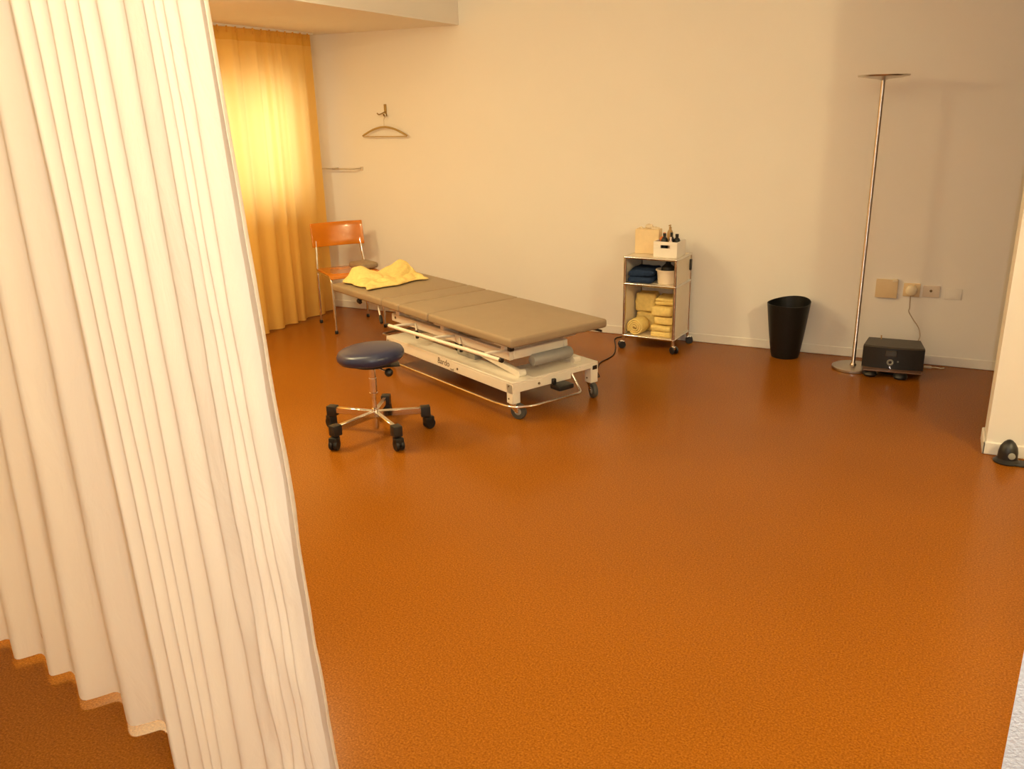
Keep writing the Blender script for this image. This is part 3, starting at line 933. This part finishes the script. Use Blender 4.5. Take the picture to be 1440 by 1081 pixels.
rd = thing('radio', 'dark table radio on the low stand at the foot of the floor lamp', 'radio', (-.150, 5.565, .0503), R(2.5))
b = MB()
n = 24; prof = []
for k in range(n + 1):
    x = -.172 + .344 * k / n
    prof.append((x, -.092 - .022 * (1 - (x / .172) ** 2)))
ring = prof + [(.150, .105), (-.150, .105)]
t_ = bmesh.new()
lo = [t_.verts.new((x, y, .0)) for x, y in ring]; hi = [t_.verts.new((x, y * (1 if y > 0 else .985), .128)) for x, y in ring]
m_ = len(ring)
for k in range(m_): t_.faces.new((lo[k], lo[(k + 1) % m_], hi[(k + 1) % m_], hi[k]))
t_.faces.new(lo[::-1]); t_.faces.new(hi)
b._merge(t_); b.build('body', M['radio'], rd, ang=30)
b = MB(); t_ = bmesh.new()
lo = [t_.verts.new((x * 1.0, y + (.0 if y > 0 else -.004), .128)) for x, y in ring]; hi = [t_.verts.new((x * .985, y * .97, .137)) for x, y in ring]
for k in range(m_): t_.faces.new((lo[k], lo[(k + 1) % m_], hi[(k + 1) % m_], hi[k]))
t_.faces.new(lo[::-1]); t_.faces.new(hi)
b._merge(t_); b.build('top', M['radio_top'], rd, ang=30)
MB().box(-.045, -.118, .078, .02, -.108, .116, .002, 1).build('display', M['screen'], rd)
b = MB(); b.lathe([(.009, 0), (.011, .004), (.018, .004), (.020, 0)], 28, rotm('X', PI / 2, (-.012, -.113, .042)), False, False)
b.build('dial_ring', M['hub'], rd)
b = MB(); b.cyl((.030, -.112, .050), (.030, -.1155, .050), .005, 12); b.build('button', M['hub'], rd)
b = MB(); b.cyl((-.012, -.112, .014), (-.012, -.118, .014), .005, 12); b.cyl((-.008, -.112, .0055), (-.008, -.119, .006), .004, 12); b.build('chrome_button', M['chrome'], rd)
b = MB(); b.cyl((-.075, .075, .135), (-.077, .078, .160), .004, 10); b.build('antenna', M['amber'], rd)

# ------------------------------------------------------------------ wall plates and cable
def plate(name, label, cat, x0, x1, z0, z1, m, th=.010):
    t = thing(name, label, cat, ((x0 + x1) / 2, WY, (z0 + z1) / 2))
    w, h = (x1 - x0) / 2, (z1 - z0) / 2
    MB().box(-w, -th, -h, w, 0, h, .003, 2).build('plate', m, t)
    return t, w, h
p, w, h = plate('wall_box', 'square tan cover box on the back wall above the radio', 'cover plate', -.304, -.176, .412, .528, M['tan_plate'], .022)
MB().box(w - .034, -.028, h - .012, w - .004, -.002, h + .006, .003, 2).build('clip', M['switch_white'], p)
p, w, h = plate('power_socket', 'wall socket holding a round pale plug, next to the tan box', 'socket', -.143, -.047, .428, .512, M['tan_plate'], .012)
pl = MB(); pl.lathe([(.030, 0), (.034, .006), (.033, .024), (.024, .032), (.004, .034)], 28, rotm('X', PI / 2, (-.002, -.012, .0)))
o = pl.build('plug', M['switch_white']); tag(o, 'round pale plug sitting in the wall socket above the radio', 'plug', None, (-.095, WY, .472))
p, w, h = plate('antenna_socket', 'plain wall socket with one dark hole, right of the plug', 'socket', -.032, .064, .432, .505, M['switch'], .009)
MB().lathe([(.004, 0), (.008, .002), (.008, .004), (.003, .0045)], 16, rotm('X', PI / 2, (-.002, -.0085, .004))).build('hole', M['ink'], p)
p, w, h = plate('blank_plate', 'blank pale wall plate, rightmost of the row above the radio', 'cover plate', .094, .186, .425, .494, M['wall'], .005)
P = [(-.097, WY - .036, .440), (-.096, WY - .030, .40), (-.094, WY - .026, .36), (-.096, WY - .022, .335), (-.07, WY - .03, .295), (-.03, WY - .05, .245), (-.015, WY - .07, .20), (-.02, WY - .10, .17), (-.03, WY - .125, .12), (-.032, WY - .140, .10)]
tag(MB().tube(spline(P, 6), .0032, 8).build('radio_cable', M['pale_cable']), 'pale thin cable hanging from the round plug down behind the radio', 'cable')
b = MB(); b.box(-.022, -.009, 0, .022, .009, .014, .004, 2); b.tube(spline([(.02, 0, .006), (.05, .006, .005), (.075, -.004, .004), (.095, .006, .004)], 5), .0035, 8)
tag(b.build('cable_plug', M['switch_white']), 'small pale loose plug on the floor right of the radio', 'plug', None, (.052, 5.74, 0), R(10))

# ------------------------------------------------------------------ door stopper by the partition
ds = thing('doorstop', 'small black rubber doorstop on the floor by the white partition wall', 'doorstop', (.418, 4.272, 0))
b = MB(); b.lathe([(.056, 0), (.058, .006), (.050, .012), (.042, .020), (.041, .050), (.036, .075), (.024, .095), (.012, .106), (.002, .110)], 28)
b.box(.0, -.05, 0, .075, .02, .010, .003, 1)
b.build('body', M['black'], ds)
b = MB(); b.lathe([(.008, 0), (.015, .003), (.015, .008), (.006, .010)], 18, align((.012, -.040, .045), (.15, -1, .1)))
b.build('screw_cap', M['hub'], ds)

# ------------------------------------------------------------------ lights
def light(name, kind, loc, power, col, **kw):
    l = bpy.data.lights.new(name, kind); l.energy = power; l.color = col
    for k, v in kw.items(): setattr(l, k, v)
    o = bpy.data.objects.new(name, l); COL.objects.link(o); o.location = loc
    return o
WARM = (1.0, .79, .40)
light('ceiling_lamp', 'POINT', (2.10, 1.75, 2.80), 130, WARM, shadow_soft_size=.06)
light('ceiling_fill', 'AREA', (-2.0, 2.0, 2.90), 20, WARM, shape='DISK', size=2.2)  # broad soft fill added over the room, no real panel
light('soffit_fill', 'AREA', (-3.95, 2.9, 2.175), 50, WARM, shape='DISK', size=.5)  # unseen fill added under the soffit to brighten the left wall
light('left_fill', 'POINT', (-3.2, 3.3, 2.196), 42, WARM, shadow_soft_size=.15)  # extra out-of-view source, added to lift the left end of the back wall
light('entrance_fill', 'AREA', (-.55, .75, 2.90), 40, WARM, shape='DISK', size=.8)  # added fill for the near floor, curtain and partition; unseen
light('camera_flash', 'POINT', (.07, .0, 1.67), 66, (1.0, 1.0, .96), shadow_soft_size=.02)
o3 = light('daylight', 'AREA', (WX - .45, (W0 + W1) / 2, 1.45), 42, (1.0, .96, .88), shape='RECTANGLE', size=1.1, size_y=2.0)
o3.rotation_euler = (0, R(-90), 0)

w = bpy.data.worlds.new('world'); S.world = w; w.use_nodes = True
bg = w.node_tree.nodes['Background']; bg.inputs[0].default_value = (.75, .82, .95, 1); bg.inputs[1].default_value = .6
S.view_settings.view_transform = 'Standard'; S.view_settings.look = 'None'
S.view_settings.exposure = 0.07; S.view_settings.gamma = 1; S.view_settings.use_curve_mapping = False
S.cycles.max_bounces = 10; S.cycles.diffuse_bounces = 6; S.cycles.transparent_max_bounces = 8
S.cycles.use_denoising = True
